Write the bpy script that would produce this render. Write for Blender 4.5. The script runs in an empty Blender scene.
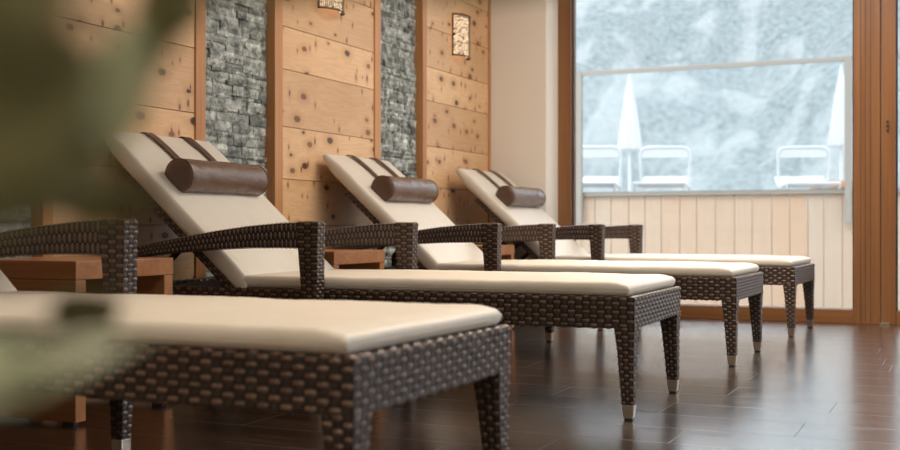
import bpy, math, random
from mathutils import Vector, Matrix, noise
random.seed(7)
SC = bpy.context.scene
COL = SC.collection
PI = math.pi

# ------------------------------------------------------------------ helpers
class MB:
    def __init__(s):
        s.v = []; s.f = []; s.m = []; s.sm = []
    def add(s, vs, fs, mi=0, smooth=True):
        b = len(s.v)
        s.v += [tuple(p) for p in vs]
        for f in fs:
            s.f.append(tuple(b + i for i in f)); s.m.append(mi); s.sm.append(smooth)
    def box(s, x0, y0, z0, x1, y1, z1, mi=0, bev=0.0):
        if bev <= 0:
            vs = [(x0,y0,z0),(x1,y0,z0),(x1,y1,z0),(x0,y1,z0),(x0,y0,z1),(x1,y0,z1),(x1,y1,z1),(x0,y1,z1)]
            s.add(vs, [(0,3,2,1),(4,5,6,7),(0,1,5,4),(1,2,6,5),(2,3,7,6),(3,0,4,7)], mi, False)
        else:
            bm = bmesh.new()
            bmesh.ops.create_cube(bm, size=1)
            for v in bm.verts:
                v.co = Vector(((x0+x1)/2 + v.co.x*(x1-x0), (y0+y1)/2 + v.co.y*(y1-y0), (z0+z1)/2 + v.co.z*(z1-z0)))
            bmesh.ops.bevel(bm, geom=list(bm.edges), offset=bev, segments=2, affect='EDGES', profile=0.6)
            s.addbm(bm, mi)
    def addbm(s, bm, mi=0, smooth=False, M=None):
        bm.verts.ensure_lookup_table()
        for i, v in enumerate(bm.verts): v.index = i
        s.add([(M @ v.co) if M else v.co for v in bm.verts], [[v.index for v in f.verts] for f in bm.faces], mi, smooth)
        bm.free()
    def tube(s, pts, rad, n=10, mi=0, caps=True, flat=1.0):
        pts = [Vector(p) for p in pts]
        if not isinstance(rad, (list, tuple)): rad = [rad]*len(pts)
        rings = []; up = None
        for i, p in enumerate(pts):
            t = (pts[min(i+1, len(pts)-1)] - pts[max(i-1, 0)]).normalized()
            if up is None:
                up = Vector((0,0,1)) if abs(t.z) < .9 else Vector((0,1,0))
            a = t.cross(up).normalized(); b = a.cross(t).normalized(); up = b
            rings.append([p + (a*math.cos(2*PI*k/n) + b*math.sin(2*PI*k/n)*flat)*rad[i] for k in range(n)])
        vs = [q for r in rings for q in r]
        fs = [(i*n+k, i*n+(k+1)%n, (i+1)*n+(k+1)%n, (i+1)*n+k) for i in range(len(pts)-1) for k in range(n)]
        s.add(vs, fs, mi, True)
        if caps:
            s.add(rings[0], [tuple(range(n))[::-1]], mi, False)
            s.add(rings[-1], [tuple(range(n))], mi, False)
    def xform(s, M, start=0):
        for i in range(start, len(s.v)): s.v[i] = tuple(M @ Vector(s.v[i]))
    def build(s, name, mats, parent=None, loc=None):
        me = bpy.data.meshes.new(name)
        me.from_pydata(s.v, [], s.f)
        if not isinstance(mats, (list, tuple)): mats = [mats]
        for m in mats: me.materials.append(m)
        me.polygons.foreach_set('material_index', s.m)
        me.polygons.foreach_set('use_smooth', s.sm)
        me.update()
        o = bpy.data.objects.new(name, me); COL.objects.link(o)
        if parent: o.parent = parent
        if loc: o.location = loc
        return o

import bmesh

def tag(o, label=None, cat=None, group=None, kind=None):
    if label: o['label'] = label
    if cat: o['category'] = cat
    if group: o['group'] = group
    if kind: o['kind'] = kind
    return o
def empty(name, loc=(0,0,0), rz=0):
    o = bpy.data.objects.new(name, None); COL.objects.link(o)
    o.empty_display_size = .1
    o.location = loc; o.rotation_euler = (0,0,rz); return o
def children(o): return [c for c in bpy.data.objects if c.parent == o]
def copy_tree(o, parent=None):
    c = o.copy(); COL.objects.link(c)
    if parent: c.parent = parent
    for ch in children(o): copy_tree(ch, c)
    return c

# ------------------------------------------------------------------ materials
class NT:
    def __init__(s, name):
        s.mat = bpy.data.materials.new(name); s.mat.use_nodes = True
        s.t = s.mat.node_tree; s.t.nodes.clear()
        s.out = s.n('ShaderNodeOutputMaterial')
        s.b = s.n('ShaderNodeBsdfPrincipled'); s.l(s.b.outputs[0], s.out.inputs[0])
    def n(s, k, **kw):
        x = s.t.nodes.new(k)
        for a, b in kw.items(): setattr(x, a, b)
        return x
    def l(s, a, b): s.t.links.new(a, b)
    def val(s, x, sock):
        if hasattr(x, 'links') or isinstance(x, bpy.types.NodeSocket): s.l(x, sock)
        else: sock.default_value = x
    def math(s, op, a, b=None, clamp=False):
        x = s.n('ShaderNodeMath', operation=op, use_clamp=clamp); s.val(a, x.inputs[0])
        if b is not None: s.val(b, x.inputs[1])
        return x.outputs[0]
    def mix(s, fac, a, b, bt='MIX'):
        x = s.n('ShaderNodeMix', data_type='RGBA', blend_type=bt)
        s.val(fac, x.inputs[0]); s.val(a, x.inputs[6]); s.val(b, x.inputs[7]); return x.outputs[2]
    def coord(s, scale=(1,1,1), loc=(0,0,0)):
        tc = s.n('ShaderNodeTexCoord'); mp = s.n('ShaderNodeMapping')
        mp.inputs['Scale'].default_value = scale; mp.inputs['Location'].default_value = loc
        s.l(tc.outputs['Object'], mp.inputs[0]); return mp.outputs[0]
    def noise(s, vec, scale, detail=4, rough=.5, dist=0):
        x = s.n('ShaderNodeTexNoise'); s.l(vec, x.inputs['Vector'])
        x.inputs['Scale'].default_value = scale; x.inputs['Detail'].default_value = detail
        x.inputs['Roughness'].default_value = rough; x.inputs['Distortion'].default_value = dist
        return x.outputs['Fac']
    def ramp(s, fac, stops):
        x = s.n('ShaderNodeValToRGB'); s.l(fac, x.inputs[0])
        e = x.color_ramp.elements
        e[0].position, e[0].color = stops[0][0], tuple(stops[0][1]) + (1,)
        e[1].position, e[1].color = stops[-1][0], tuple(stops[-1][1]) + (1,)
        for p, c in stops[1:-1]:
            q = e.new(p); q.color = tuple(c) + (1,)
        return x.outputs[0]
    def bump(s, h, strength=.3, dist=.01):
        x = s.n('ShaderNodeBump'); s.l(h, x.inputs['Height'])
        x.inputs['Strength'].default_value = strength; x.inputs['Distance'].default_value = dist
        s.l(x.outputs[0], s.b.inputs['Normal'])
    def set(s, **kw):
        for k, v in kw.items():
            s.val(v, s.b.inputs[k.replace('_', ' ')])

def simple(name, col, rough=.5, metal=0, nscale=0, namp=.15, bump=0, bdist=.002):
    t = NT(name); c = tuple(col) + (1,)
    t.set(Roughness=rough, Metallic=metal)
    if nscale:
        n = t.noise(t.coord(), nscale)
        d = tuple(x*(1-namp) for x in col) + (1,); u = tuple(min(1, x*(1+namp)) for x in col) + (1,)
        t.set(Base_Color=t.mix(n, d, u))
        if bump: t.bump(n, bump, bdist)
    else: t.set(Base_Color=c)
    return t.mat

def pine_mat():
    t = NT('pine_boards')
    geo = t.n('ShaderNodeNewGeometry'); rnd = geo.outputs['Random Per Island']
    tc = t.n('ShaderNodeTexCoord'); sep = t.n('ShaderNodeSeparateXYZ'); t.l(tc.outputs['Object'], sep.inputs[0])
    y = t.math('ADD', sep.outputs[1], t.math('MULTIPLY', rnd, 37.0))
    zz = t.math('ADD', sep.outputs[2], t.math('MULTIPLY', rnd, 11.0))
    def vec(sy, sz):
        c = t.n('ShaderNodeCombineXYZ'); t.l(t.math('MULTIPLY', y, sy), c.inputs[1]); t.l(t.math('MULTIPLY', zz, sz), c.inputs[2])
        t.l(t.math('MULTIPLY', rnd, 5.0), c.inputs[0]); return c.outputs[0]
    # knots
    def knots(sy, sz, seed, thr, r0, r1):
        c = t.n('ShaderNodeCombineXYZ'); t.l(t.math('ADD', t.math('MULTIPLY', y, sy), seed), c.inputs[0]); t.l(t.math('MULTIPLY', zz, sz), c.inputs[1])
        v = t.n('ShaderNodeTexVoronoi', voronoi_dimensions='2D'); t.l(c.outputs[0], v.inputs['Vector']); v.inputs['Scale'].default_value = 1
        sc = t.n('ShaderNodeSeparateColor'); t.l(v.outputs['Color'], sc.inputs[0])
        present = t.math('GREATER_THAN', sc.outputs[0], thr)
        rad = t.math('ADD', t.math('MULTIPLY', sc.outputs[1], r1-r0), r0)
        dd = t.math('ADD', v.outputs['Distance'], t.math('MULTIPLY', t.math('SUBTRACT', t.noise(vec(60, 60), 1, 2), .5), .05))
        q = t.math('DIVIDE', dd, rad)
        mr = t.n('ShaderNodeMapRange'); t.l(q, mr.inputs[0]); mr.inputs[1].default_value = .75; mr.inputs[2].default_value = 1.15
        mr.inputs[3].default_value = 1; mr.inputs[4].default_value = 0
        halo = t.n('ShaderNodeMapRange'); t.l(q, halo.inputs[0]); halo.inputs[1].default_value = .9; halo.inputs[2].default_value = 3.2
        halo.inputs[3].default_value = 1; halo.inputs[4].default_value = 0
        return t.math('MULTIPLY', mr.outputs[0], present), t.math('MULTIPLY', halo.outputs[0], present), sc.outputs[2]
    k1, h1, c1 = knots(4.6, 8.0, 0, .42, .05, .14)
    k2, h2, c2 = knots(17.0, 8.0, 40, .66, .05, .13)
    h = t.math('MAXIMUM', h1, h2)
    # grain
    warp = t.math('MULTIPLY', h, .35)
    g0 = t.noise(vec(1.2, 16), 1, 3, .6, .4)
    g0 = t.math('ADD', g0, warp)
    rings = t.math('FRACT', t.math('MULTIPLY', g0, 9.0))
    rings = t.math('ABSOLUTE', t.math('SUBTRACT', rings, .5))
    fine = t.noise(vec(6, 170), 1, 3, .6)
    big = t.noise(vec(1.1, 2.4), 1, 2)
    base = t.ramp(big, [(.3, (.67, .40, .205)), (.7, (.81, .545, .315))])
    base = t.mix(t.math('MULTIPLY', rings, .50), base, (.47, .215, .075, 1))
    base = t.mix(t.math('MULTIPLY', fine, .22), base, (.50, .24, .09, 1))
    # board to board tone
    hsv = t.n('ShaderNodeHueSaturation'); t.l(base, hsv.inputs['Color'])
    t.l(t.math('ADD', t.math('MULTIPLY', rnd, .22), .87), hsv.inputs['Value'])
    base = hsv.outputs[0]
    base = t.mix(t.math('MULTIPLY', h, .4), base, (.42, .16, .045, 1))
    kc1 = t.mix(c1, (.055, .03, .022, 1), (.26, .115, .05, 1))
    kc2 = t.mix(c2, (.09, .04, .025, 1), (.30, .12, .05, 1))
    base = t.mix(k1, base, kc1); base = t.mix(k2, base, kc2)
    t.set(Base_Color=base, Roughness=.48)
    t.bump(t.math('SUBTRACT', fine, t.math('MULTIPLY', t.math('MAXIMUM', k1, k2), .6)), .15, .002)
    return t.mat

def wood_mat(name, a, b, axis='z', rough=.4, sc=1.0):
    t = NT(name)
    s = {'x': (1.5, 45, 45), 'y': (45, 1.5, 45), 'z': (45, 45, 1.5)}[axis]
    s = tuple(q*sc for q in s)
    n = t.noise(t.coord(s), 1, 4, .6, .3)
    n2 = t.noise(t.coord(tuple(q*.25 for q in s)), 1, 3)
    base = t.ramp(t.math('MULTIPLY', t.math('ADD', n, n2), .5), [(.35, a), (.65, b)])
    t.set(Base_Color=base, Roughness=rough)
    t.bump(n, .12, .001)
    return t.mat

def floor_mat():
    t = NT('wood_look_floor_tiles')
    v0 = t.coord(); sp0 = t.n('ShaderNodeSeparateXYZ'); t.l(v0, sp0.inputs[0])
    row = t.math('FLOOR', t.math('DIVIDE', sp0.outputs[1], .236))
    wn = t.n('ShaderNodeTexWhiteNoise', noise_dimensions='1D'); t.l(row, wn.inputs['W'])
    cx = t.n('ShaderNodeCombineXYZ'); t.l(t.math('ADD', sp0.outputs[0], t.math('MULTIPLY', wn.outputs[0], .92)), cx.inputs[0]); t.l(sp0.outputs[1], cx.inputs[1])
    v = cx.outputs[0]
    br = t.n('ShaderNodeTexBrick'); t.l(v, br.inputs['Vector'])
    br.offset = 0; br.offset_frequency = 1; br.squash = 1
    br.inputs['Color1'].default_value = (0, 0, 0, 1); br.inputs['Color2'].default_value = (1, 1, 1, 1)
    br.inputs['Scale'].default_value = 1; br.inputs['Mortar Size'].default_value = .0018
    br.inputs['Mortar Smooth'].default_value = .1
    br.inputs['Brick Width'].default_value = .92; br.inputs['Row Height'].default_value = .236
    sp = t.n('ShaderNodeSeparateColor'); t.l(br.outputs['Color'], sp.inputs[0])
    add = t.n('ShaderNodeVectorMath', operation='ADD'); t.l(v, add.inputs[0])
    cb = t.n('ShaderNodeCombineXYZ'); t.l(t.math('MULTIPLY', sp.outputs[0], 9), cb.inputs[0]); t.l(t.math('MULTIPLY', sp.outputs[0], 5), cb.inputs[1])
    t.l(cb.outputs[0], add.inputs[1])
    def st(sx, sy):
        m = t.n('ShaderNodeMapping'); m.inputs['Scale'].default_value = (sx, sy, 1); t.l(add.outputs[0], m.inputs[0]); return m.outputs[0]
    g = t.noise(st(2.2, 34), 1, 5, .62, .5)
    g2 = t.noise(st(1.2, 7), 1, 3)
    col = t.ramp(t.math('MULTIPLY', t.math('ADD', g, g2), .5), [(.32, (.010, .0052, .0034)), (.52, (.028, .0145, .0088)), (.7, (.066, .034, .020))])
    col = t.mix(t.math('MULTIPLY', sp.outputs[0], .35), col, (.030, .0135, .008, 1))
    col = t.mix(br.outputs['Fac'], col, (.018, .012, .009, 1))
    t.set(Base_Color=col, IOR=1.6, Specular_IOR_Level=.6, Coat_IOR=1.9)
    r = t.math('ADD', t.math('MULTIPLY', g, .14), .15)
    t.set(Roughness=t.math('ADD', r, t.math('MULTIPLY', br.outputs['Fac'], .3)))
    hgt = t.math('SUBTRACT', t.math('MULTIPLY', g, .25), br.outputs['Fac'])
    t.set(Coat_Weight=t.math('SUBTRACT', .95, t.math('MULTIPLY', br.outputs['Fac'], .8)))
    t.set(Coat_Roughness=t.math('ADD', t.math('MULTIPLY', g, .20), .12))
    t.bump(hgt, .30, .0015)
    for lk in list(t.t.links):
        if lk.to_socket == t.b.inputs['Normal']: t.l(lk.from_socket, t.b.inputs['Coat Normal'])
    return t.mat

def stone_mat():
    t = NT('split_slate')
    geo = t.n('ShaderNodeNewGeometry'); rnd = geo.outputs['Random Per Island']
    v = t.coord()
    n = t.noise(v, 22, 8, .7, .4); n2 = t.noise(v, 90, 4, .7)
    c = t.ramp(n, [(.34, (.05, .056, .052)), (.47, (.23, .25, .235)), (.58, (.42, .44, .41)), (.70, (.80, .80, .76))])
    h = t.n('ShaderNodeHueSaturation'); t.l(c, h.inputs['Color']); t.l(t.math('ADD', t.math('MULTIPLY', rnd, .9), .55), h.inputs['Value'])
    t.set(Base_Color=h.outputs[0], Roughness=.62)
    t.bump(t.math('ADD', n, t.math('MULTIPLY', n2, .4)), .8, .012)
    return t.mat

def weave_mat(name, a, b, rough):
    t = NT(name)
    geo = t.n('ShaderNodeNewGeometry'); rnd = geo.outputs['Random Per Island']
    v = t.coord(); n = t.noise(v, 260, 2)
    c = t.mix(rnd, tuple(a)+(1,), tuple(b)+(1,))
    t.set(Base_Color=c, Roughness=rough, Specular_IOR_Level=.6)
    t.bump(n, .12, .0008)
    return t.mat

def leather_mat(name, col, rough, nb=.12, scale=9):
    t = NT(name); v = t.coord()
    n = t.noise(v, scale, 3, .5, .6); vo = t.n('ShaderNodeTexVoronoi'); t.l(v, vo.inputs['Vector']); vo.inputs['Scale'].default_value = 420
    c = tuple(col)
    t.set(Base_Color=t.mix(n, tuple(x*.93 for x in c)+(1,), tuple(min(1, x*1.06) for x in c)+(1,)), Roughness=rough)
    t.bump(t.math('ADD', t.math('MULTIPLY', n, 3.0), t.math('MULTIPLY', vo.outputs['Distance'], .12)), nb, .01)
    return t.mat

def glass_mat(name, tint=(1,1,1), dust=0.0):
    t = NT(name); t.t.nodes.remove(t.b)
    tr = t.n('ShaderNodeBsdfTransparent'); tr.inputs[0].default_value = tuple(tint) + (1,)
    gl = t.n('ShaderNodeBsdfGlossy'); gl.inputs['Roughness'].default_value = .02
    fr = t.n('ShaderNodeFresnel'); fr.inputs[0].default_value = 1.25
    mx = t.n('ShaderNodeMixShader'); t.l(fr.outputs[0], mx.inputs[0]); t.l(tr.outputs[0], mx.inputs[1]); t.l(gl.outputs[0], mx.inputs[2])
    o = mx.outputs[0]
    if dust:
        df = t.n('ShaderNodeBsdfDiffuse'); df.inputs[0].default_value = (.9, .9, .9, 1)
        m2 = t.n('ShaderNodeMixShader'); m2.inputs[0].default_value = dust
        t.l(o, m2.inputs[1]); t.l(df.outputs[0], m2.inputs[2]); o = m2.outputs[0]
    t.l(o, t.out.inputs[0]); return t.mat

def emit_mat(name, col, s):
    t = NT(name); t.set(Base_Color=tuple(col)+(1,), Emission_Color=tuple(col)+(1,), Emission_Strength=s, Roughness=.5); return t.mat

M = {}
M['pine'] = pine_mat()
M['stone'] = stone_mat()
M['floor'] = floor_mat()
M['wicker_core'] = simple('wicker_core', (.012, .008, .006), .7)
M['wicker'] = weave_mat('wicker_strand', (.080, .042, .026), (.135, .074, .046), .28)
M['warp'] = weave_mat('wicker_upright_strand', (.026, .015, .010), (.045, .026, .017), .42)
M['cream'] = leather_mat('cream_leatherette', (.66, .60, .52), .45, .10, 7)
M['piping'] = simple('cream_piping', (.60, .47, .33), .5)
M['brown_leather'] = leather_mat('brown_leather', (.12, .068, .046), .27, .30, 16)
M['strap'] = simple('brown_strap', (.085, .036, .022), .45, nscale=60)
M['batten'] = wood_mat('batten_pine', (.40, .17, .06), (.55, .27, .105), 'z', .45)
M['table_y'] = wood_mat('table_beech', (.28, .105, .036), (.40, .17, .062), 'x', .4)
M['frame_z'] = wood_mat('window_wood_upright', (.19, .075, .024), (.265, .115, .040), 'z', .38)
M['frame_x'] = wood_mat('window_wood_level', (.19, .075, .024), (.265, .115, .040), 'x', .38)
M['plaster'] = simple('white_plaster', (.80, .74, .66), .85, nscale=40, namp=.02, bump=.1)
M['ceiling'] = simple('ceiling_paint', (.80, .76, .70), .9)
M['gasket'] = simple('black_gasket', (.03, .03, .03), .6)
M['cap'] = simple('brushed_nickel', (.62, .54, .46), .32, 1.0)
M['dark_metal'] = simple('dark_metal', (.035, .033, .032), .4, .6)
M['steel'] = simple('balustrade_steel', (.25, .232, .20), .5, .0)
M['glass'] = glass_mat('window_glass')
M['bglass'] = glass_mat('balustrade_glass', (.96, .98, .985), .035)
M['white_metal'] = simple('white_metal', (.46, .47, .48), .4)
M['white_cloth'] = simple('white_canvas', (.46, .47, .48), .8, nscale=30, namp=.03)
M['sconce'] = simple('sconce_metal', (.20, .13, .07), .4, .7)
M['bulb'] = emit_mat('sconce_bulb', (1.0, .75, .50), 1.45)
M['terrace'] = simple('terrace_stone', (.45, .43, .40), .8, nscale=3)

# ------------------------------------------------------------------ camera (solved from the photo)
F, ANG, HOR, HC = 1152.8, math.radians(24.206), 228.1, .578
cam = bpy.data.cameras.new('camera'); co = bpy.data.objects.new('camera', cam); COL.objects.link(co)
cam.sensor_width = 36; cam.lens = F*36/900; cam.shift_y = (HOR-225)/900
cam.clip_start = .02; cam.clip_end = 8000
co.location = (0, 0, HC); co.rotation_euler = (PI/2, 0, ANG)
cam.dof.use_dof = True; cam.dof.focus_distance = 4.1; cam.dof.aperture_fstop = 3.3
SC.camera = co
CA, SA = math.cos(ANG), math.sin(ANG)
def at(px, py, depth):
    x = (px-450)/F*depth; z = -(py-HOR)/F*depth
    return Vector((x*CA-depth*SA, x*SA+depth*CA, HC+z))
def camdir(x, y, z):   # right, up, away -> world
    return Vector((x*CA-z*SA, x*SA+z*CA, y))

# ------------------------------------------------------------------ room shell
WU, WW, VWIN, RU, VB, CH = -2.909, 7.12, 7.36, 3.6, -2.2, 2.75
def struct(name, mb, mats, parent=None):
    o = mb.build(name, mats, parent)
    if not parent: o['kind'] = 'structure'
    return o
b = MB(); b.box(WU-.3, VB-.2, -.12, RU+.2, 7.50, 0); struct('floor', b, M['floor'])
b = MB(); b.box(WU-.3, VB-.2, CH, RU+.2, 7.62, CH+.2); struct('ceiling', b, M['ceiling'])
b = MB(); b.box(WU-.3, VB-.2, 0, RU+.2, VB, CH); struct('wall_front', b, M['plaster'])
# back wall with window opening
WL, WR, WT = -2.514, 3.30, 2.50
b = MB()
b.box(WU-.3, WW, 0, WL, 7.62, CH); b.box(WR, WW, 0, RU+.2, 7.62, CH); b.box(WL, WW, WT, WR, 7.62, CH)
struct('wall_back', b, M['plaster'])
# right wall with an opening
b = MB()
b.box(RU, VB, 0, RU+.2, .6, CH); b.box(RU, 6.2, 0, RU+.2, WW, CH); b.box(RU, .6, 2.45, RU+.2, 6.2, CH)
struct('wall_right', b, M['plaster'])

def window(name, u0, u1, jl, jr, z1, v=VWIN, bottom=.083, groove_l=False, groove_r=False, knob=None):
    f = MB(); d = .12
    def stile(a, c, grooved):
        f.box(a, v, 0, c, v+d, z1, 0, .003)
    stile(u0, u0+jl, False); stile(u1-jr, u1, True)
    o = f.build(name, [M['frame_z']]); o['kind'] = 'structure'
    if groove_r:
        g = MB()
        for q in (.055, .085, .112): g.box(u1-q, v-.0015, .01, u1-q+.003, v+.004, z1, 0)
        g.build('groove', M['gasket'], o)
    r = MB(); r.box(u0+jl, v+.005, 0, u1-jr, v+d-.005, bottom, 0, .003); r.box(u0+jl, v+.005, z1-.09, u1-jr, v+d-.005, z1, 0, .003)
    r.build('rail', M['frame_x'], o)
    g = MB(); w = .009
    g.box(u0+jl, v+.03, bottom, u0+jl+w, v+.06, z1-.09); g.box(u1-jr-w, v+.03, bottom, u1-jr, v+.06, z1-.09)
    g.build('gasket', M['gasket'], o)
    s = MB(); s.box(u0+jl, v+.03, bottom, u1-jr, v+.06, bottom+.008)
    s.build('drip_sill', M['white_metal'], o)
    p = MB(); p.box(u0+jl, v+.052, bottom+.002, u1-jr, v+.060, z1-.09)
    p.build('glass_pane', M['glass'], o)
    return o
w1 = window('window_1', WL, -.482, .090, .150, WT, groove_r=True)
w2 = window('window_2', -.476, 1.60, .082, .09, WT)
k = MB()
for q in (-.013, 0, .013):
    bm = bmesh.new(); bmesh.ops.create_cone(bm, cap_ends=True, segments=14, radius1=.008, radius2=.008, depth=.012)
    k.addbm(bm, 0, False, Matrix.Translation((-.440, VWIN-.004, 1.187 + q*2.0)) @ Matrix.Rotation(PI/2, 4, 'X'))
k.build('lock_cylinder', M['gasket'], w2)
k = MB(); k.box(-.482, VWIN+.006, .002, -.43, VWIN-.02, .014); k.build('threshold_clip', M['cap'], w2)
window('window_3', 1.606, WR, .09, .09, WT)
# side window in right wall
f = MB()
for a in (.6, 2.44, 4.28, 6.12): f.box(RU+.03, a, 0, RU+.15, a+.08, 2.45, 0, .003)
o = f.build('window_4', M['frame_z']); o['kind'] = 'structure'
f = MB()
for a in (.68, 2.52, 4.36): f.box(RU+.04, a, 0, RU+.14, a+1.76, .09); f.box(RU+.04, a, 2.37, RU+.14, a+1.76, 2.45)
f.build('rail', M['frame_x'], o)
for a in (.68, 2.52, 4.36):
    f = MB(); f.box(RU+.085, a, .09, RU+.093, a+1.76, 2.37); f.build('glass_pane', M['glass'], o)

# left wall: plaster backing, pine panels, split-slate strips, battens
b = MB(); b.box(WU-.30, VB, 0, WU-.075, WW, CH); wl = struct('wall_left', b, M['plaster'])
SEAM = [0, .165, .362, .590, .807, 1.052, 1.320, 1.520, 1.755, 2.00, 2.24, 2.49, CH]
# v ranges (panel incl. battens)
def vat(px, u):
    r = (px-450)/F; return u*(r*SA+CA)/(r*CA-SA)
BF = WU+.008; SD = WU-.030
v206, v196, v268, v283 = vat(206, BF), vat(196, BF), vat(268, SD), vat(283, BF)
v381, v375, v417, v427 = vat(381, BF), vat(375, BF), vat(417, SD), vat(427, BF)
panels = [(.05, .97), (1.45, 2.40), (3.04, v206), (v268, v381), (v417, WW)]
stones = [(-.50, .05), (.97, 1.45), (2.40, 3.04), (v206, v268), (v381, v417)]
for pi_, (a, c) in enumerate(panels):
    b = MB(); sh = [0, .03, 0, 0, .012][pi_]
    zs = [SEAM[0]] + [z + sh for z in SEAM[1:-1]] + [SEAM[-1]]
    for z0, z1 in zip(zs[:-1], zs[1:]):
        b.box(WU-.074, a+.002, z0+.0012, WU, c-.002, z1-.0012, 0, .0022)
    b.build('pine_panel', M['pine'], wl)
    wl_ = {3: v283-v268, 4: v427-v417}.get(pi_, .05); wr_ = {2: v206-v196, 3: v381-v375, 4: .035}.get(pi_, .05)
    for y0, y1 in ((a, a+wl_), (c-wr_, c)):
        m = MB(); m.box(WU-.072, y0+.0005, .001, BF, y1-.0005, CH-.001, 0, .003)
        m.build('batten', M['batten'], wl)
def stone_panel(a, c):
    b = MB(); z = .001
    rr = random.Random(int(a*1000))
    while z < CH-.01:
        h = rr.choice([.018, .024, .032, .042])
        z1 = min(z+h, CH-.001); y = a
        while y < c-.005:
            w = rr.uniform(.035, .15); y1 = min(y+w, c)
            if c-y1 < .03: y1 = c
            d = rr.uniform(.0, .012) + (.006 if rr.random() < .12 else 0)
            n = len(b.v)
            # rough front face: 4x3 grid with noise
            x0 = WU-.042+d; G = 5; K = 3
            vs = []
            for j in range(K):
                for i in range(G):
                    e = (i in (0, G-1)) or (j in (0, K-1))
                    yy = y + (y1-y)*i/(G-1); zz = z + (z1-z)*j/(K-1)
                    vs.append((x0 + (-.004 if e else .002) + rr.uniform(-.003, .003), min(max(yy + rr.uniform(-.001, .001), a), c), zz))
            fs = [(j*G+i, j*G+i+1, (j+1)*G+i+1, (j+1)*G+i) for j in range(K-1) for i in range(G-1)]
            nb = len(vs)
            ring = [j*G+i for j, i in [(0, i) for i in range(G)] + [(j, G-1) for j in range(1, K)] + [(K-1, i) for i in range(G-2, -1, -1)] + [(j, 0) for j in range(K-2, 0, -1)]]
            for q in ring: vs.append((WU-.074, vs[q][1], vs[q][2]))
            L = len(ring)
            for q in range(L):
                fs.append((ring[q], nb+q, nb+(q+1) % L, ring[(q+1) % L]))
            b.add(vs, fs, 0, False)
            y = y1
        z = z1
    return b
for a, c in stones: stone_panel(a, c).build('stone_panel', M['stone'], wl)

# ------------------------------------------------------------------ sconces
def make_sconce(v, z0, label):
    r = empty('wall_sconce', (WU, v, z0)); tag(r, label, 'wall lamp', 'perforated wall lamps on the pine panels')
    H, R, D = .258, .112, .055
    m = MB(); m.box(.0, -.055, .03, .012, .055, H-.03, 0, .002); m.build('back_plate', M['sconce'], r)
    # curved perforated shade: grid of cells, holes left open
    m = MB(); rr = random.Random(5)
    NA, NZ = 22, 44
    def P(i, j, off=0):
        a = -PI*.5 + PI*i/NA
        return (.012 + (D+off)*math.cos(a), (R+off)*math.sin(a), H*j/NZ)
    for j in range(NZ):
        for i in range(NA):
            edge = j in (0, NZ-1) or i in (0, NA-1)
            p = [P(i, j), P(i+1, j), P(i+1, j+1), P(i, j+1)]
            if edge: m.add(p, [(0, 1, 2, 3)], 0, True); continue
            # cell with an irregular hole
            s = rr.uniform(.42, .80) if rr.random() > .12 else 0
            if s == 0: m.add(p, [(0, 1, 2, 3)], 0, True); continue
            c = [sum(q[k] for q in p)/4 for k in range(3)]
            inn = [tuple(c[k] + (q[k]-c[k])*s for k in range(3)) for q in p]
            m.add(p + inn, [(0, 1, 5, 4), (1, 2, 6, 5), (2, 3, 7, 6), (3, 0, 4, 7)], 0, True)
    m.build('lamp_shade', M['sconce'], r)
    m = MB()
    for zz in (0, H):
        m.tube([(.012 + (D+.001)*math.cos(-PI/2+PI*i/20), (R+.001)*math.sin(-PI/2+PI*i/20), zz) for i in range(21)], .003, 6)
    m.tube([(.012, -R, 0), (.012, -R, H)], .003, 6); m.tube([(.012, R, 0), (.012, R, H)], .003, 6)
    m.build('rim', M['dark_metal'], r)
    m = MB(); vs = []
    for i in range(17):
        a = -PI/2+PI*i/16
        for zz in (.012, H-.012): vs.append((.012+(D-.012)*math.cos(a), (R-.012)*math.sin(a), zz))
    m.add(vs, [(i*2, i*2+2, i*2+3, i*2+1) for i in range(16)], 0, True); m.build('glowing_diffuser', M['bulb'], r)
    m = MB(); m.tube([(.012, -R-.004, H*.5), (.03, -R+.006, H*.5)], .007, 8); m.build('screw', M['dark_metal'], r)
    return r
make_sconce(6.590, 1.643, 'perforated metal wall lamp on the pine panel nearest the white wall, seen whole')
make_sconce(4.985, 1.655, 'perforated metal wall lamp cut off by the top edge above the middle pine panel')

# ------------------------------------------------------------------ wicker
def weave_face(m, P, la, wa, pa, pc, elong, h=.0056, i0=0):
    """P(s,t)->(pos,normal,dir_along,dir_across), s 0..1 along, t 0..1 across"""
    na = max(1, round(la/pa)); nc = max(1, round(wa/pc))
    for i in range(na):
        for j in range(nc):
            weft = (i+j+i0) % 2 == 0
            s = (i+.5)/na; t = (j+.5)/nc
            ca, cc = la/na, wa/nc
            if weft:
                ea, ec = (ca*.47, cc*.40) if elong == 'along' else (ca*.40, cc*.48)
                hh, G, K, mi = h, 4, 3, 1
                if elong != 'along': G, K = 3, 4
            else:
                ea, ec = (ca*.30, cc*.50) if elong == 'along' else (ca*.50, cc*.30)
                hh, G, K, mi = h*.30, 3, 3, 2
            vs = []
            for q in range(K+1):
                for p in range(G+1):
                    a = p/G*2-1; c = q/K*2-1
                    ss = min(max(s + a*ea/la, 0), 1); tt = min(max(t + c*ec/wa, 0), 1)
                    pos, n = P(ss, tt)
                    hg = hh*(math.sqrt(max(0, 1-a*a*.92)) * math.sqrt(max(0, 1-c*c*.92))) - hh*.15
                    vs.append(pos + n*hg)
            G1 = G+1
            fs = [(q*G1+p, q*G1+p+1, (q+1)*G1+p+1, (q+1)*G1+p) for q in range(K) for p in range(G)]
            m.add(vs, fs, mi, True)

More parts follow.
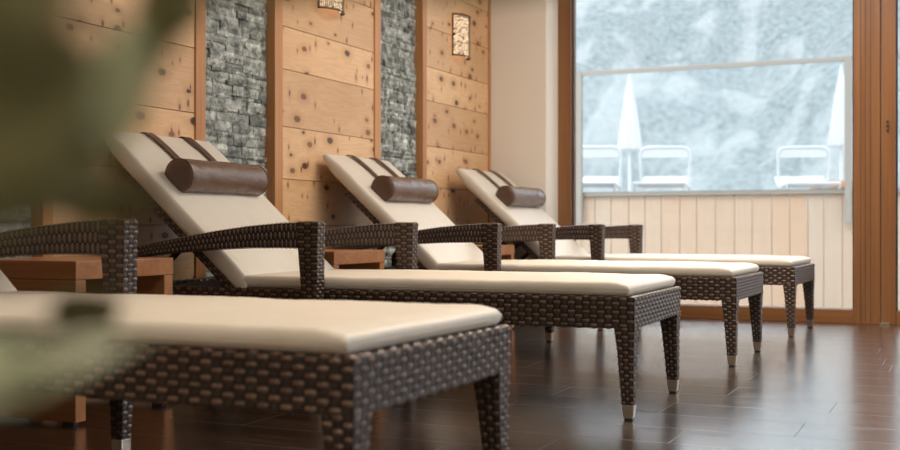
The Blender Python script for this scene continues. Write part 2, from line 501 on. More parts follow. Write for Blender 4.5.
def wbeam(m, secs, elong='across', pa=.0148, pc=.021, faces='0123', caps=(True, True)):
    """secs: list of (center, A half vector, B half vector). faces: 0:+A 1:-A 2:+B 3:-B"""
    secs = [(Vector(c), Vector(a), Vector(b_)) for c, a, b_ in secs]
    L = [0]
    for k in range(1, len(secs)): L.append(L[-1] + (secs[k][0]-secs[k-1][0]).length)
    T = L[-1]
    def I(s):
        x = s*T
        for k in range(1, len(secs)):
            if x <= L[k] + 1e-9:
                f = (x-L[k-1])/(L[k]-L[k-1]); p, q = secs[k-1], secs[k]
                return p[0].lerp(q[0], f), p[1].lerp(q[1], f), p[2].lerp(q[2], f)
        return secs[-1]
    # core
    vs = []
    for c, a, b_ in secs: vs += [c-a-b_, c+a-b_, c+a+b_, c-a+b_]
    fs = []
    for k in range(len(secs)-1):
        for q in range(4): fs.append((k*4+q, k*4+(q+1) % 4, k*4+4+(q+1) % 4, k*4+4+q))
    if caps[0]: fs.append((0, 3, 2, 1))
    e = (len(secs)-1)*4
    if caps[1]: fs.append((e, e+1, e+2, e+3))
    m.add(vs, fs, 0, False)
    for ch in faces:
        k = int(ch)
        def P(s, t, k=k):
            c, a, b_ = I(s); tt = t*2-1
            if k == 0: return c + a + b_*tt, a.normalized()
            if k == 1: return c - a - b_*tt, -a.normalized()
            if k == 2: return c + b_ - a*tt, b_.normalized()
            return c - b_ + a*tt, -b_.normalized()
        wa = sum((2*(x[2].length if k < 2 else x[1].length)) for x in secs)/len(secs)
        weave_face(m, P, T, wa, pa, pc, elong, i0=k)
    for idx, on in ((0, caps[0]), (-1, caps[1])):
        if not on: continue
        c, a, b_ = secs[idx]
        n = (secs[0][0]-secs[1][0]).normalized() if idx == 0 else (secs[-1][0]-secs[-2][0]).normalized()
        weave_face(m, lambda s, t: (c + a*(s*2-1) + b_*(t*2-1), n), a.length*2, b_.length*2, .021, .0148, 'along')

def rounded_slab(m, x0, x1, y0, y1, z0, z1, r=.018, crown=.008, nx=40, ny=16, seedv=0, mi=0, roll=0):
    """a cushion: superelliptic edge profile, crowned top with faint wrinkles"""
    us = []
    def grid(n, a, c):
        o = []
        L = c-a
        e = [0, r*.12, r*.35, r*.7, r]
        inner = [r + (L-2*r)*k/(n-8) for k in range(1, n-8)]
        return [a+q for q in e] + [a+q for q in inner] + [c-q for q in reversed(e)]
    X = grid(nx, x0, x1); Y = grid(ny, y0, y1)
    zc = (z0+z1)/2; hz = (z1-z0)/2
    def edge(p, a, c):
        d = min(p-a, c-p)
        return 1 if d >= r else math.sqrt(max(0, 1-(1-d/r)**2))
    idx = {}
    vs = []
    NX, NY = len(X), len(Y)
    for side in (1, -1):
        for i, x in enumerate(X):
            for j, y in enumerate(Y):
                if side == -1 and (i in (0, NX-1) or j in (0, NY-1)):
                    idx[(side, i, j)] = idx[(1, i, j)]; continue
                e = min(edge(x, x0, x1), edge(y, y0, y1)) if True else 1
                ex, ey = edge(x, x0, x1), edge(y, y0, y1)
                if side == 1 and roll and x1-x < roll: ex *= .42 + .58*(max(0, x1-x)/roll)**.75
                e = ex*ey
                u = (x-x0)/(x1-x0)*2-1; w = (y-y0)/(y1-y0)*2-1
                cr = crown*(1-u**4)*(1-w*w)
                nz = noise.noise(Vector((x*5+seedv, y*7, seedv)))*.003 + noise.noise(Vector((x*22, y*9+seedv, 3)))*.0012
                z = zc + side*hz*e + (cr*e+nz*e if side == 1 else 0)
                idx[(side, i, j)] = len(vs); vs.append((x, y, z))
    fs = []
    for i in range(NX-1):
        for j in range(NY-1):
            q = [idx[(1, i, j)], idx[(1, i+1, j)], idx[(1, i+1, j+1)], idx[(1, i, j+1)]]
            fs.append(tuple(q))
            q = [idx[(-1, i, j)], idx[(-1, i, j+1)], idx[(-1, i+1, j+1)], idx[(-1, i+1, j)]]
            fs.append(tuple(dict.fromkeys(q)))
    m.add(vs, fs, mi, True)

W = .671; FT = .37; OX, OY = 1.0, -W/2        # root in the middle of the frame
WM = [M['wicker_core'], M['wicker'], M['warp']]
def make_lounger():
    root = empty('sun_lounger')
    tr = Matrix.Translation((OX, OY, 0))
    def fin(m, name, mats, parent=root):
        m.xform(tr); return m.build(name, mats, parent)
    # --- seat frame: two long aprons, two end aprons, cross slats
    m = MB(); t = .022
    XL = -1.955
    for y, fc in ((t, '123'), (W-t, '023')):
        wbeam(m, [((0, y, .3235), (0, t, 0), (0, 0, .0465)), ((XL, y, .3235), (0, t, 0), (0, 0, .0465))] if fc == '023' else
                 [((0, y, .3235), (0, t, 0), (0, 0, .0465)), ((XL, y, .3235), (0, t, 0), (0, 0, .0465))], 'along', .0230, .0133, '0123' if True else fc, (False, False))
    for x, s in ((-t, 1), (XL+t, -1)):
        wbeam(m, [((x, 0, .3235), (t, 0, 0), (0, 0, .0465)), ((x, W, .3235), (t, 0, 0), (0, 0, .0465))], 'along', .0230, .0133, '0123', (False, False))
    for k in range(1, 9):
        m.box(-.21*k-.02, .04, .335, -.21*k+.02, W-.04, .355, 0)
    m.box(-1.93, .04, .352, -.03, W-.04, .362, 0)
    fin(m, 'seat_frame', WM)
    # --- legs
    def leg(x, y, sx, sy, ztop=.279):
        # outer corner at x,y; sx, sy point inwards
        m = MB()
        top, bot = .031, .0155
        cx, cy = x+sx*top, y+sy*top; bx, by = x+sx*(.006+bot), y+sy*(.006+bot)
        wbeam(m, [((cx, cy, ztop), (top, 0, 0), (0, top, 0)),
                  ((cx+(bx-cx)*.30, cy+(by-cy)*.30, ztop*.74), (top*.80, 0, 0), (0, top*.80, 0)),
                  ((bx, by, .047), (bot+.002, 0, 0), (0, bot+.002, 0))], 'across', .0118, .0165, '0123', (False, True))
        o = fin(m, 'leg', WM)
        m = MB(); bm = bmesh.new()
        bmesh.ops.create_cube(bm, size=1)
        for v in bm.verts:
            k = bot+.0035 if v.co.z > 0 else bot-.0005
            v.co = Vector((bx+v.co.x*2*k, by+v.co.y*2*k, .048 if v.co.z > 0 else .006))
        bmesh.ops.bevel(bm, geom=list(bm.edges), offset=.003, segments=2, affect='EDGES')
        m.addbm(bm); c = fin(m, 'metal_cap', M['cap'], o)
        c['label'] = 'pale metal foot cap'
        m = MB(); m.box(bx-.012, by-.012, 0, bx+.012, by+.012, .0065, 0, .001); fin(m, 'rubber_pad', M['gasket'], o)
        return o
    leg(0, 0, -1, 1); leg(0, W, -1, -1)
    leg(XL, 0, 1, 1); leg(XL, W, 1, -1)
    # --- arms: post + curved rail + leg below
    for side in (0, 1):
        y0 = -.063 if side == 0 else W+.063-.052
        yc = y0+.026; hy = .026
        # post
        m = MB()
        wbeam(m, [((-1.083, yc, .597), (.039, 0, 0), (0, hy, 0)),
                  ((-1.083, yc, .515), (.036, 0, 0), (0, hy, 0)),
                  ((-1.075, yc, .30), (.026, 0, 0), (0, hy*.96, 0)),
                  ((-1.073, yc, .262), (.024, 0, 0), (0, hy*.92, 0))], 'across', .0120, .0195, '0123', (True, True))
        fin(m, 'arm_post', WM)
        # rail
        m = MB()
        pts = [(-1.118, .5955, .513), (-1.20, .592, .5145), (-1.32, .582, .513), (-1.44, .567, .507), (-1.56, .549, .499), (-1.68, .529, .489), (-1.78, .511, .477), (-1.88, .486, .456), (-1.925, .466, .43), (-1.945, .44, .40)]
        secs = []
        for i, (x, zt, zb) in enumerate(pts):
            a = pts[max(i-1, 0)]; c = pts[min(i+1, len(pts)-1)]
            d = Vector((c[0]-a[0], 0, (c[1]+c[2]-a[1]-a[2])/2)).normalized()
            n = Vector((d.z, 0, -d.x)) if True else None
            hz = (zt-zb)/2
            secs.append(((x, yc, (zt+zb)/2), n*hz if i else Vector((0, 0, hz)), (0, hy-.003, 0)))
        secs.append(((-1.945, yc, .335), (.02, 0, 0), (0, hy-.003, 0)))
        wbeam(m, secs, 'across', .0085, .020, '0123', (False, True))
        fin(m, 'armrest', WM)
        # leg beneath the post
        m = MB(); ym = yc + (.012 if side == 0 else -.012)
        wbeam(m, [((-1.073, yc, .262), (.024, 0, 0), (0, .024, 0)), ((-1.066, ym, .047), (.017, 0, 0), (0, .017, 0))], 'across', .0118, .0165, '0123', (False, True))
        o = fin(m, 'leg', WM)
        m = MB(); m.box(-1.066-.0175, ym-.0175, .006, -1.066+.0175, ym+.0175, .048, 0, .003); c = fin(m, 'metal_cap', M['cap'], o); c['label'] = 'pale metal foot cap'
        m = MB(); m.box(-1.066-.012, ym-.012, 0, -1.066+.012, ym+.012, .0065, 0, .001); fin(m, 'rubber_pad', M['gasket'], o)
    # --- backrest: built flat along -x then tilted about the hinge
    HX, HZ, TILT = -1.400, .378, math.radians(41.8)
    R = Matrix.Translation((HX, 0, HZ)) @ Matrix.Rotation(TILT, 4, 'Y')
    LB = .797
    m = MB()
    for y in (.030, W-.030):
        wbeam(m, [((.03, y, -.030), (0, .015, 0), (0, 0, .014)), ((-LB+.20, y, -.030), (0, .015, 0), (0, 0, .014))], 'across', .0148, .017, '0123', (True, True))
    for x in (-LB+.21, -.02):
        wbeam(m, [((x, .03, -.030), (.015, 0, 0), (0, 0, .015)), ((x, W-.03, -.030), (.015, 0, 0), (0, 0, .015))], 'across', .0148, .017, '0123', (False, False))
    m.box(-LB+.20, .035, -.030, -.02, W-.035, -.020, 0)
    m.xform(R); fin(m, 'backrest_frame', WM)
    m = MB()
    for y in (.055, W-.055):
        top = R @ Vector((-.28, y, -.040))
        m.tube([top, (-1.87, y, .33)], .012, 8)
    m.tube([(-1.87, .05, .33), (-1.87, W-.05, .33)], .010, 8)
    fin(m, 'prop_bar', M['dark_metal'])
    # --- cushions
    m = MB(); rounded_slab(m, -1.385, -.016, .006, W-.006, 0.373, .415, .012, .010, 60, 22, 1.3, roll=.05)
    cs = fin(m, 'seat_cushion', M['cream'])
    m = MB(); z = .386
    loop = [(-1.37, .009), (-.019, .009), (-.019, W-.009), (-1.37, W-.009)]
    pts = []
    for i in range(len(loop)-1):
        for k in range(8): pts.append((loop[i][0]+(loop[i+1][0]-loop[i][0])*k/8, loop[i][1]+(loop[i+1][1]-loop[i][1])*k/8, z))
    pts.append(loop[-1]+(z,))
    m.tube(pts, .0028, 6); fin(m, 'piping', M['piping'], cs)
    m = MB(); rounded_slab(m, -LB-.012, .030, .004, W-.004, -.016, .046, .014, .010, 44, 22, 5.1)
    for i, p in enumerate(m.v):          # thin the head edge
        k = max(0, (-p[0]-(LB-.09))/.12)
        if k > 0: m.v[i] = (p[0], p[1], .030+(p[2]-.030)*(1-.55*min(1, k)))
    m.xform(R); cb = fin(m, 'back_cushion', M['cream'])
    m = MB(); m.tube([R @ Vector((-LB*k/10-.0, .009, .012)) for k in range(11)], .0028, 6); fin(m, 'piping', M['piping'], cb)
    # straps over the head end and around
    PS = .487; PR = .062; PH = .046+PR-.018
    for y in (.245, .490):
        m = MB(); w = .020
        prof = [(-PS-.055, .092), (-PS-.075, .066), (-LB+.10, .0625), (-LB+.04, .058), (-LB+.004, .052), (-LB-.012, .040), (-LB-.018, .026), (-LB-.012, .012), (-LB+.06, -.004)]
        vs = []
        for x, zz in prof: vs += [(x, y-w, zz), (x, y+w, zz), (x+.0005, y+w, zz-.003), (x+.0005, y-w, zz-.003)]
        fs = [(i*4+q, i*4+4+q, i*4+4+(q+1) % 4, i*4+(q+1) % 4) for i in range(len(prof)-1) for q in range(4)]
        m.add(vs, fs, 0, False); m.xform(R); s = fin(m, 'strap', M['strap']); s['label'] = 'brown leather strap'
    m = MB(); N = 32; ya, yb = .078, .602
    prof = [(ya, 0), (ya+.001, PR*.5), (ya+.003, PR*.86), (ya+.008, PR*.965), (ya+.018, PR)] + [(ya+.018+(yb-ya-.036)*k/12, PR*(1+.02*math.sin(k/12*PI))) for k in range(1, 12)] + [(yb-.018, PR), (yb-.008, PR*.965), (yb-.003, PR*.86), (yb-.001, PR*.5), (yb, 0)]
    vs = []
    for yy, rr in prof:
        for k in range(N):
            a = 2*PI*k/N
            q = rr*(1 + .035*noise.noise(Vector((math.cos(a)*1.5, math.sin(a)*1.5, yy*14))))
            vs.append((-PS + q*math.cos(a)*1.04, yy, PH + max(q*math.sin(a)*.98, -PR+.012)))
    fs = [(i*N+k, i*N+(k+1) % N, (i+1)*N+(k+1) % N, (i+1)*N+k) for i in range(len(prof)-1) for k in range(N)]
    m.add(vs, fs, 0, True); m.xform(R); p = fin(m, 'head_roll', M['brown_leather']); p['label'] = 'brown leather neck roll'
    for yy in (ya+.009, yb-.009):
        m = MB(); m.tube([(-PS+PR*1.012*math.cos(2*PI*k/28), yy, PH+max(PR*.98*math.sin(2*PI*k/28), -PR+.012)) for k in range(29)], .0022, 6, caps=False)
        m.xform(R); fin(m, 'seam', M['brown_leather'], p)
    return root

LG = [(-.891, 1.609, -.009), (-.910, 3.367, .022), (-.879, 4.859, -.002), (-.836, 6.307, -.032)]
LL = ['brown wicker sun lounger nearest the camera, cream cushion, cut off by the left edge',
      'brown wicker sun lounger in sharp focus, cream cushion and leather neck roll, second from camera',
      'third brown wicker sun lounger from the camera, one place short of the white wall',
      'brown wicker sun lounger farthest from the camera, beside the white wall and window']
lounger = make_lounger()
roots = []
for i, (u, v, th) in enumerate(LG):
    o = lounger if i == 0 else copy_tree(lounger)
    roots.append(o)
for o, (u, v, th), lb in zip(roots, LG, LL):
    # frame corner (foot end, near side) sits at u, v
    c, s = math.cos(th), math.sin(th)
    dx, dy = -OX, -OY
    o.location = (u + dx*c - dy*s, v + dx*s + dy*c, 0); o.rotation_euler = (0, 0, th)
    tag(o, lb, 'sun lounger', 'wicker sun loungers in a row along the pine wall')

# ------------------------------------------------------------------ side tables
def make_table():
    r = empty('side_table'); m = MB()
    D, Wd, H, T = .46, .45, .482, .055     # depth in x, width in y
    m.box(-D, 0, H-T, 0, Wd, H, 0, .003); m.build('table_top', M['table_y'], r)
    for y in (.0, Wd-.045):
        m = MB()
        m.box(-D+.002, y+.001, .012, -.002, y+.044, H-T-.0005, 0, .003)
        s = m.build('side_panel', M['table_y'], r)
        for gx in (-.06, -D+.02):
            m = MB(); m.box(gx, y+.010, 0, gx+.04, y+.034, .0125); m.build('glide', M['gasket'], s)
    m = MB(); m.box(-D+.01, .046, .10, -D+.03, Wd-.046, H-T-.001); m.build('back_board', M['table_y'], r)
    return r
tb = make_table()
TU = -2.36
TS = [(TU, TU/-.9061, 'chunky wooden cube side table between the nearest two sun loungers'),
      (TU, TU/-.5762, 'chunky wooden cube side table between the second and third sun loungers'),
      (TU, 5.70, 'chunky wooden cube side table between the two farthest sun loungers')]
for i, (u, v, lb) in enumerate(TS):
    o = tb if i == 0 else copy_tree(tb)
    o.location = (u, v, 0); TS[i] = (o, lb)
for o, lb in TS: tag(o, lb, 'side table', 'wooden side tables between the loungers')

# ------------------------------------------------------------------ outside
b = MB(); b.box(-14, 7.50, -.40, 14, 12.5, -.25); o = b.build('terrace_floor', M['terrace']); o['kind'] = 'structure'
VF = 12.0
def fence():
    o0 = Vector((-2.4, VF, -.25)); r = empty('terrace_fence', o0)
    def sub(m): m.xform(Matrix.Translation(-o0)); return m
    m = MB(); x = -9.5; rr = random.Random(3)
    while x < 12:
        w = rr.choice([.15, .177, .177, .195]); m.box(x+.003, VF, -.25, x+w-.003, VF+.025, .922, 0, .002); x += w
    sub(m).build('board_cladding', M['fence'], r)
    m = MB(); m.box(-9.5, VF-.04, .923, 12, VF+.06, .967, 0, .003); sub(m).build('capping_rail', M['steel'], r)
    px = [-3.835+2.760*k for k in range(-1, 6)]
    for q in px:
        m = MB(); m.box(q-.033, VF-.09, .63, q+.033, VF-.041, 2.27, 0, .004); sub(m).build('post', M['steel'], r)
    for a, c in zip(px[:-1], px[1:]):
        m = MB(); m.box(a+.034, VF-.085, 2.222, c-.034, VF-.03, 2.268, 0, .004); sub(m).build('handrail', M['steel'], r)
        m = MB(); m.box(a+.036, VF-.060, .970, c-.036, VF-.050, 2.220); sub(m).build('glass_panel', M['bglass'], r)
    return r
def fence_mat():
    t = NT('larch_fence_boards'); geo = t.n('ShaderNodeNewGeometry'); rnd = geo.outputs['Random Per Island']
    n = t.noise(t.coord((30, 30, 1.2)), 1, 4, .6, .3)
    c = t.mix(n, (.36, .275, .20, 1), (.42, .35, .28, 1))
    c = t.mix(t.math('MULTIPLY', rnd, .5), c, (.43, .26, .15, 1))
    t.set(Base_Color=c, Roughness=.7); return t.mat
M['fence'] = fence_mat()
tag(fence(), 'pale larch board fence with a steel framed glass screen outside the window', 'fence')

# raised terrace and what stands on it
TZ = .80
b = MB(); b.box(-40, 12.55, -3, 30, 34, TZ); o = b.build('upper_terrace', M['terrace']); o['kind'] = 'structure'
def make_outdoor():
    r = empty('outdoor_lounger'); t = .016
    m = MB()
    for x in (-.29, .29):
        m.tube([(x, -1.25, .30), (x, .05, .30), (x, .55, .44)], t, 8)
    m.tube([(-.29, -1.25, .30), (.29, -1.25, .30)], t, 8); m.tube([(-.29, .55, .44), (.29, .55, .44)], t, 8)
    m.build('frame', M['white_metal'], r)
    for x in (-.29, .29):
        for y in (-1.15, .35):
            m = MB(); m.tube([(x, y, .31), (x, y, 0)], t, 8); m.build('leg', M['white_metal'], r)
    m = MB(); vs = []
    for y, z in ((-1.24, .305), (0, .30), (.05, .305), (.54, .44)): vs += [(-.275, y, z), (.275, y, z), (.275, y, z-.012), (-.275, y, z-.012)]
    m.add(vs, [(i*4+q, i*4+4+q, i*4+4+(q+1) % 4, i*4+(q+1) % 4) for i in range(3) for q in range(4)] + [(0, 1, 2, 3), (15, 14, 13, 12)], 0, False)
    m.build('sling_seat', M['white_cloth'], r)
    m = MB()
    pts = [(-.29, .02, .32), (-.31, -.02, .56), (-.31, -.05, .72), (-.28, -.05, .78), (-.22, -.05, .80), (.22, -.05, .80), (.28, -.05, .78), (.31, -.05, .72), (.31, -.02, .56), (.29, .02, .32)]
    m.tube(pts, .017, 8); m.build('hoop', M['white_metal'], r)
    m = MB(); m.box(-.29, -.05, .67, .29, -.042, .79); m.build('sunshade', M['white_cloth'], r)
    return r
ol = make_outdoor()
OL = [(596, 'white outdoor lounger with sunshade hoop left of the left closed parasol'),
      (665, 'white outdoor lounger with sunshade hoop just right of the left closed parasol'),
      (803, 'white outdoor lounger with sunshade hoop beside the right closed parasol')]
od = []
for i in range(3): od.append(ol if i == 0 else copy_tree(ol))
for o, (px, lb) in zip(od, OL):
    p = at(px, 190, 14.6); o.location = (p.x, p.y, TZ); o.rotation_euler = (0, 0, ANG - math.atan((px-450)/F) + (.10 if px > 700 else -.06))
    tag(o, lb, 'sun lounger', 'white loungers on the upper terrace')
def make_parasol():
    r = empty('closed_parasol'); m = MB()
    m.tube([(0, 0, .04), (0, 0, 2.44)], .028, 10); m.build('pole', M['white_metal'], r)
    m = MB(); m.tube([(0, 0, 0), (0, 0, .06)], .28, 24); m.build('base', M['white_metal'], r)
    m = MB(); N = 32; vs = []; prof = [(1.14, .19), (1.16, .195), (1.4, .165), (1.8, .115), (2.1, .075), (2.35, .035), (2.43, .01)]
    for z, rr in prof:
        for k in range(N):
            q = rr*(1+.16*math.cos(8*2*PI*k/N)); vs.append((q*math.cos(2*PI*k/N), q*math.sin(2*PI*k/N), z))
    m.add(vs, [(i*N+k, i*N+(k+1) % N, (i+1)*N+(k+1) % N, (i+1)*N+k) for i in range(len(prof)-1) for k in range(N)] + [tuple(range(N))[::-1]], 0, True)
    m.build('canopy', M['white_cloth'], r)
    m = MB(); m.tube([(.0, 0, 2.42), (0, 0, 2.50)], .018, 8); m.build('finial', M['white_metal'], r)
    return r
pa = make_parasol(); pb = copy_tree(pa)
for o, px, lb in ((pa, 629.5, 'closed white parasol standing between the two left outdoor loungers'), (pb, 841, 'closed white parasol at the right, beside the single outdoor lounger')):
    p = at(px, 190, 20 if o == pa else 19.2); o.location = (p.x, p.y, TZ)
    tag(o, lb, 'parasol', 'closed parasols on the upper terrace')
b = MB()
for k in range(4): b.box(-.28, -.28, .0+k*.12, .28, .28, .11+k*.12, 0, .01)
p = at(834, 190, 17.0); o = b.build('wooden_planter', M['table_y'], None, (p.x, p.y, TZ)); o.rotation_euler = (0, 0, .4)
tag(o, 'small brown wooden planter on the upper terrace behind the glass screen', 'planter')

# mountain side
def mountain():
    m = MB(); NX, NY = 200, 150
    vs = []
    for j in range(NY+1):
        for i in range(NX+1):
            x = -1500 + 2300*i/NX; q = j/NY
            y = 760 + 900*q; z = -40 + 450*q**1.05
            ravine = 28*math.sin(x*.022 + q*5.5 + 1.8*noise.noise(Vector((x*.004, q*3, 0))))
            n = noise.fractal(Vector((x*.006, y*.004, 1.7)), 1.0, 2.0, 6)*55
            z += ravine*q + n
            vs.append((x, y, z))
    m.add(vs, [(j*(NX+1)+i, j*(NX+1)+i+1, (j+1)*(NX+1)+i+1, (j+1)*(NX+1)+i) for j in range(NY) for i in range(NX)], 0, True)
    t = NT('alpine_forest_slope')
    v = t.coord()
    trees = t.noise(v, .15, 5, .8); sc = t.noise(t.coord((1, 1, 1)), .012, 4, .6, .5)
    diag = t.coord((.020, .004, .004), (0, 0, 0))
    rav = t.noise(diag, 1.0, 4, .6, .8)
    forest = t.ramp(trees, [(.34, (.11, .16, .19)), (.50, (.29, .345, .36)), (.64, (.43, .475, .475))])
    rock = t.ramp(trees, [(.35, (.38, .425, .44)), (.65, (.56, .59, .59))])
    sel = t.n('ShaderNodeMapRange'); t.l(t.math('ADD', t.math('MULTIPLY', rav, .6), t.math('MULTIPLY', sc, .4)), sel.inputs[0])
    sel.inputs[1].default_value = .48; sel.inputs[2].default_value = .56
    t.set(Base_Color=t.mix(sel.outputs[0], forest, rock), Roughness=.95, Specular_IOR_Level=.1)
    t.bump(trees, 1.0, 14)
    o = m.build('mountain', t.mat); tag(o, 'hazy forested mountainside with pale ravines filling the view beyond the terrace', 'mountain')
    return o
mountain()
b = MB(); b.box(-1500, 34, -60, 800, 800, -45); o = b.build('valley_ground', simple('valley_meadow', (.10, .16, .06), .9, nscale=.02)); o['kind'] = 'structure'
# haze between the terrace and the slope
t = NT('valley_haze'); t.t.nodes.remove(t.b)
vs_ = t.n('ShaderNodeVolumeScatter'); vs_.inputs['Color'].default_value = (.90, .95, 1, 1); vs_.inputs['Density'].default_value = .0002
vs_.inputs['Anisotropy'].default_value = .2
t.l(vs_.outputs[0], t.out.inputs['Volume'])
b = MB(); b.box(-1400, 60, -44, 800, 640, 900); o = b.build('valley_haze', t.mat); tag(o, 'pale blue haze hanging in the valley before the mountainside', 'haze', kind='stuff')

# ------------------------------------------------------------------ foreground plant
def leaf_mat(name, c0, c1):
    t = NT(name); v = t.coord()
    n = t.noise(v, 18, 3)
    t.set(Base_Color=t.mix(n, c0, c1), Roughness=.38, Specular_IOR_Level=.5)
    tr = t.n('ShaderNodeBsdfTranslucent'); tr.inputs[0].default_value = (.12, .15, .04, 1)
    mx = t.n('ShaderNodeMixShader'); mx.inputs[0].default_value = .22
    t.l(t.b.outputs[0], mx.inputs[1]); t.l(tr.outputs[0], mx.inputs[2]); t.l(mx.outputs[0], t.out.inputs[0])
    return t.mat
M['leaf'] = leaf_mat('green_leaf', (.19, .175, .065, 1), (.30, .275, .12, 1)); M['sheen_leaf'] = leaf_mat('leaf_painted_sheen', (.56, .62, .36, 1), (.68, .72, .46, 1)); M['stem'] = simple('green_stem', (.07, .08, .035), .5)  # second leaf colour is lightened to paint in the window's sheen
def leaf_mesh(m, base, tip, normal, width, curl=.12, droop=.1):
    base, tip, normal = Vector(base), Vector(tip), Vector(normal).normalized()
    d = tip-base; L = d.length; d.normalize(); side = d.cross(normal).normalized(); n = side.cross(d).normalized()
    NL, NS = 14, 6; top = []
    for i in range(NL+1):
        s = i/NL; w = width/2*(math.sin(PI*min(1, s**.85))**.75)*(1-.25*s) if 0 < s < 1 else 0.0005
        for j in range(-NS//2, NS//2+1):
            q = j/(NS/2)
            top.append(base + d*L*s + side*w*q + n*(curl*w*abs(q)**1.5 - droop*L*s*s))
    R_ = NS+1
    bot = [p - n*.0006 for p in top]
    fs = [(i*R_+j, i*R_+j+1, (i+1)*R_+j+1, (i+1)*R_+j) for i in range(NL) for j in range(NS)]
    K = len(top)
    fs2 = [(a+K, d_+K, c+K, b_+K) for a, b_, c, d_ in fs]
    rim = []
    for i in range(NL):
        rim.append((i*R_, (i+1)*R_, (i+1)*R_+K, i*R_+K)); rim.append((i*R_+NS+K, (i+1)*R_+NS+K, (i+1)*R_+NS, i*R_+NS))
    m.add(top+bot, fs+fs2+rim, 0, True)
PP = Vector((-.62, .10, 0))
plant = empty('potted_plant', PP); tag(plant, 'large leafy green plant close to the camera at the left, badly out of focus', 'plant')
def psub(m, name, mat, par=plant): m.xform(Matrix.Translation(-PP)); return m.build(name, mat, par)
m = MB(); N = 28; prof = [(.10, 0), (.115, .005), (.15, .26), (.158, .27), (.158, .29), (.145, .29), (.140, .24), (.0, .24)]
vs = [(PP.x+r*math.cos(2*PI*k/N), PP.y+r*math.sin(2*PI*k/N), z) for r, z in prof for k in range(N)]
m.add(vs, [(i*N+k, i*N+(k+1) % N, (i+1)*N+(k+1) % N, (i+1)*N+k) for i in range(len(prof)-1) for k in range(N)] + [tuple(range(N))[::-1]], 0, True)
psub(m, 'pot', simple('terracotta', (.35, .16, .09), .7))
m = MB(); root0 = PP + Vector((0, 0, .24))
LEAVES = [ # base, tip (right px, down px, metres away), facing, width, droop, pale (window sheen painted into the colour)
    ((-90, 150, .24), (95, 40, .25), (.2, -.2, -1), .050, .05, 0),
    ((-80, 40, .25), (75, -60, .25), (.2, .2, -1), .050, .05, 0),
    ((-90, 60, .26), (100, 150, .26), (.1, -.25, -.9), .040, .05, 0),
    ((-80, 215, .27), (120, 165, .28), (.1, .4, -.8), .026, .04, 0),
    ((70, 170, .36), (205, -20, .36), (.9, .25, -.5), .012, .0, 0),
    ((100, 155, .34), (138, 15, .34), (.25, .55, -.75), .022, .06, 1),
    ((150, 45, .36), (200, -50, .36), (.1, -.2, -1), .022, .06, 0),
    ((60, 212, .38), (165, 192, .38), (0, -.5, -.8), .016, .05, 0),
    ((190, -20, .34), (420, -24, .34), (.0, -.1, -1), .014, .0, 0),
    ((380, -24, .34), (590, -20, .34), (.0, -.1, -1), .015, .0, 0),
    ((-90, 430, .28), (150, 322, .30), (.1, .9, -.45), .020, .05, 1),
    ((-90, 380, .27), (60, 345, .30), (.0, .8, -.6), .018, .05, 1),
    ((52, 322, .42), (122, 300, .42), (0, -.6, -.8), .028, .0, 0),
]
lm = []
for (b0, t0, nn, w, dr, pale) in LEAVES:
    q = MB(); leaf_mesh(q, at(*b0), at(*t0), camdir(*nn), w, .25, dr); lm.append((q, at(*b0), pale))
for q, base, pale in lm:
    psub(q, 'leaf', M['sheen_leaf' if pale else 'leaf'])
def bez(a, c, h):
    mid = Vector((a.x*.6+c.x*.4, a.y*.6+c.y*.4, max(a.z, c.z)*h))
    return [a.lerp(mid, s).lerp(mid.lerp(c, s), s) for s in [k/12 for k in range(13)]]
hub = [at(-130, 420, .28), at(-130, 180, .27), at(-110, -60, .28)]
m = MB(); m.tube([root0, root0.lerp(hub[0], .5)+Vector((-.05, -.02, 0)), hub[0], hub[1], hub[2], at(0, -110, .32)], [.007, .006, .005, .004, .003, .003], 8)
psub(m, 'stem', M['stem'])
for q, base, pale in lm:
    h = min(hub, key=lambda p: (p-base).length)
    s = MB(); s.tube([h, h.lerp(base, .5)+Vector((0, 0, .006)), base], .0016, 6); psub(s, 'leaf_stalk', M['stem'])

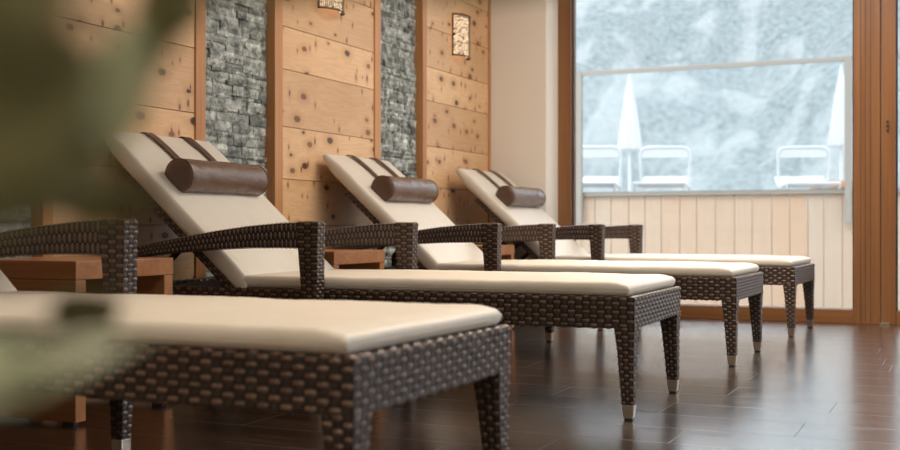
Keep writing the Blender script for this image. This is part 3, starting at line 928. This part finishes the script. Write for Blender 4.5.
# ------------------------------------------------------------------ light
w = bpy.data.worlds.new('sky'); SC.world = w; w.use_nodes = True
nt = w.node_tree; nt.nodes.clear()
bg = nt.nodes.new('ShaderNodeBackground'); ow = nt.nodes.new('ShaderNodeOutputWorld')
tcw = nt.nodes.new('ShaderNodeTexCoord'); spw = nt.nodes.new('ShaderNodeSeparateXYZ'); nt.links.new(tcw.outputs['Generated'], spw.inputs[0])
mrw = nt.nodes.new('ShaderNodeMapRange'); nt.links.new(spw.outputs[2], mrw.inputs[0])
mrw.inputs[1].default_value = 0; mrw.inputs[2].default_value = .8; mrw.inputs[3].default_value = 2.0; mrw.inputs[4].default_value = 4.2
nt.links.new(mrw.outputs[0], bg.inputs[1])
bg.inputs[0].default_value = (.84, .92, 1.0, 1)
nt.links.new(bg.outputs[0], ow.inputs[0])
def area(name, loc, rot, sx, sy, e, col):
    l = bpy.data.lights.new(name, 'AREA'); l.shape = 'RECTANGLE'; l.size = sx; l.size_y = sy; l.energy = e; l.color = col
    o = bpy.data.objects.new(name, l); COL.objects.link(o); o.location = loc; o.rotation_euler = rot; return o
s = bpy.data.lights.new('sun', 'SUN'); s.energy = 1.2; s.angle = math.radians(2); s.color = (1, .95, .87)
so = bpy.data.objects.new('sun', s); COL.objects.link(so); so.rotation_euler = (math.radians(40), 0, math.radians(-30))
# warm ceiling spots washing the pine wall
for v in (1.0, 3.3, 5.1, 6.6):
    l = bpy.data.lights.new('ceiling_spot', 'SPOT'); l.energy = 130; l.color = (1, .84, .66); l.spot_size = math.radians(95); l.spot_blend = .8; l.shadow_soft_size = .10
    o = bpy.data.objects.new('ceiling_spot', l); COL.objects.link(o); o.location = (-1.7, v, CH-.05); o.rotation_euler = (0, math.radians(-26), 0)
area('ceiling_fill', (-.6, 5.2, CH-.02), (0, 0, 0), 1.6, 2.4, 88, (1, .88, .74))  # unseen area light added to lift the warm ambient at the back
area('ceiling_fill', (-.2, -1.3, CH-.02), (0, 0, 0), 1.2, 1.0, 24, (1, .86, .68))  # unseen area light added behind the camera to brighten the leaves
area('ceiling_fill', (0.6, 1.5, CH-.02), (0, 0, 0), 1.6, 1.6, 17, (1, .88, .74))
# daylight portal strength through the glass
for (c, r, sx, sy) in (((.4, VWIN+.2, 1.3), (math.radians(-90), 0, 0), 5.8, 2.4), ((RU+.25, 3.4, 1.3), (0, math.radians(90), 0), 2.4, 5.4)):
    o = area('daylight_portal', c, r, sx, sy, 1, (1, 1, 1)); o.data.cycles.is_portal = True

SC.cycles.max_bounces = 8; SC.cycles.transparent_max_bounces = 12; SC.cycles.volume_bounces = 1
SC.cycles.use_denoising = True; SC.cycles.sample_clamp_indirect = 6
vs = SC.view_settings
vs.view_transform = 'Standard'; vs.look = 'None'; vs.gamma = 1; vs.use_curve_mapping = False; vs.exposure = 0.0
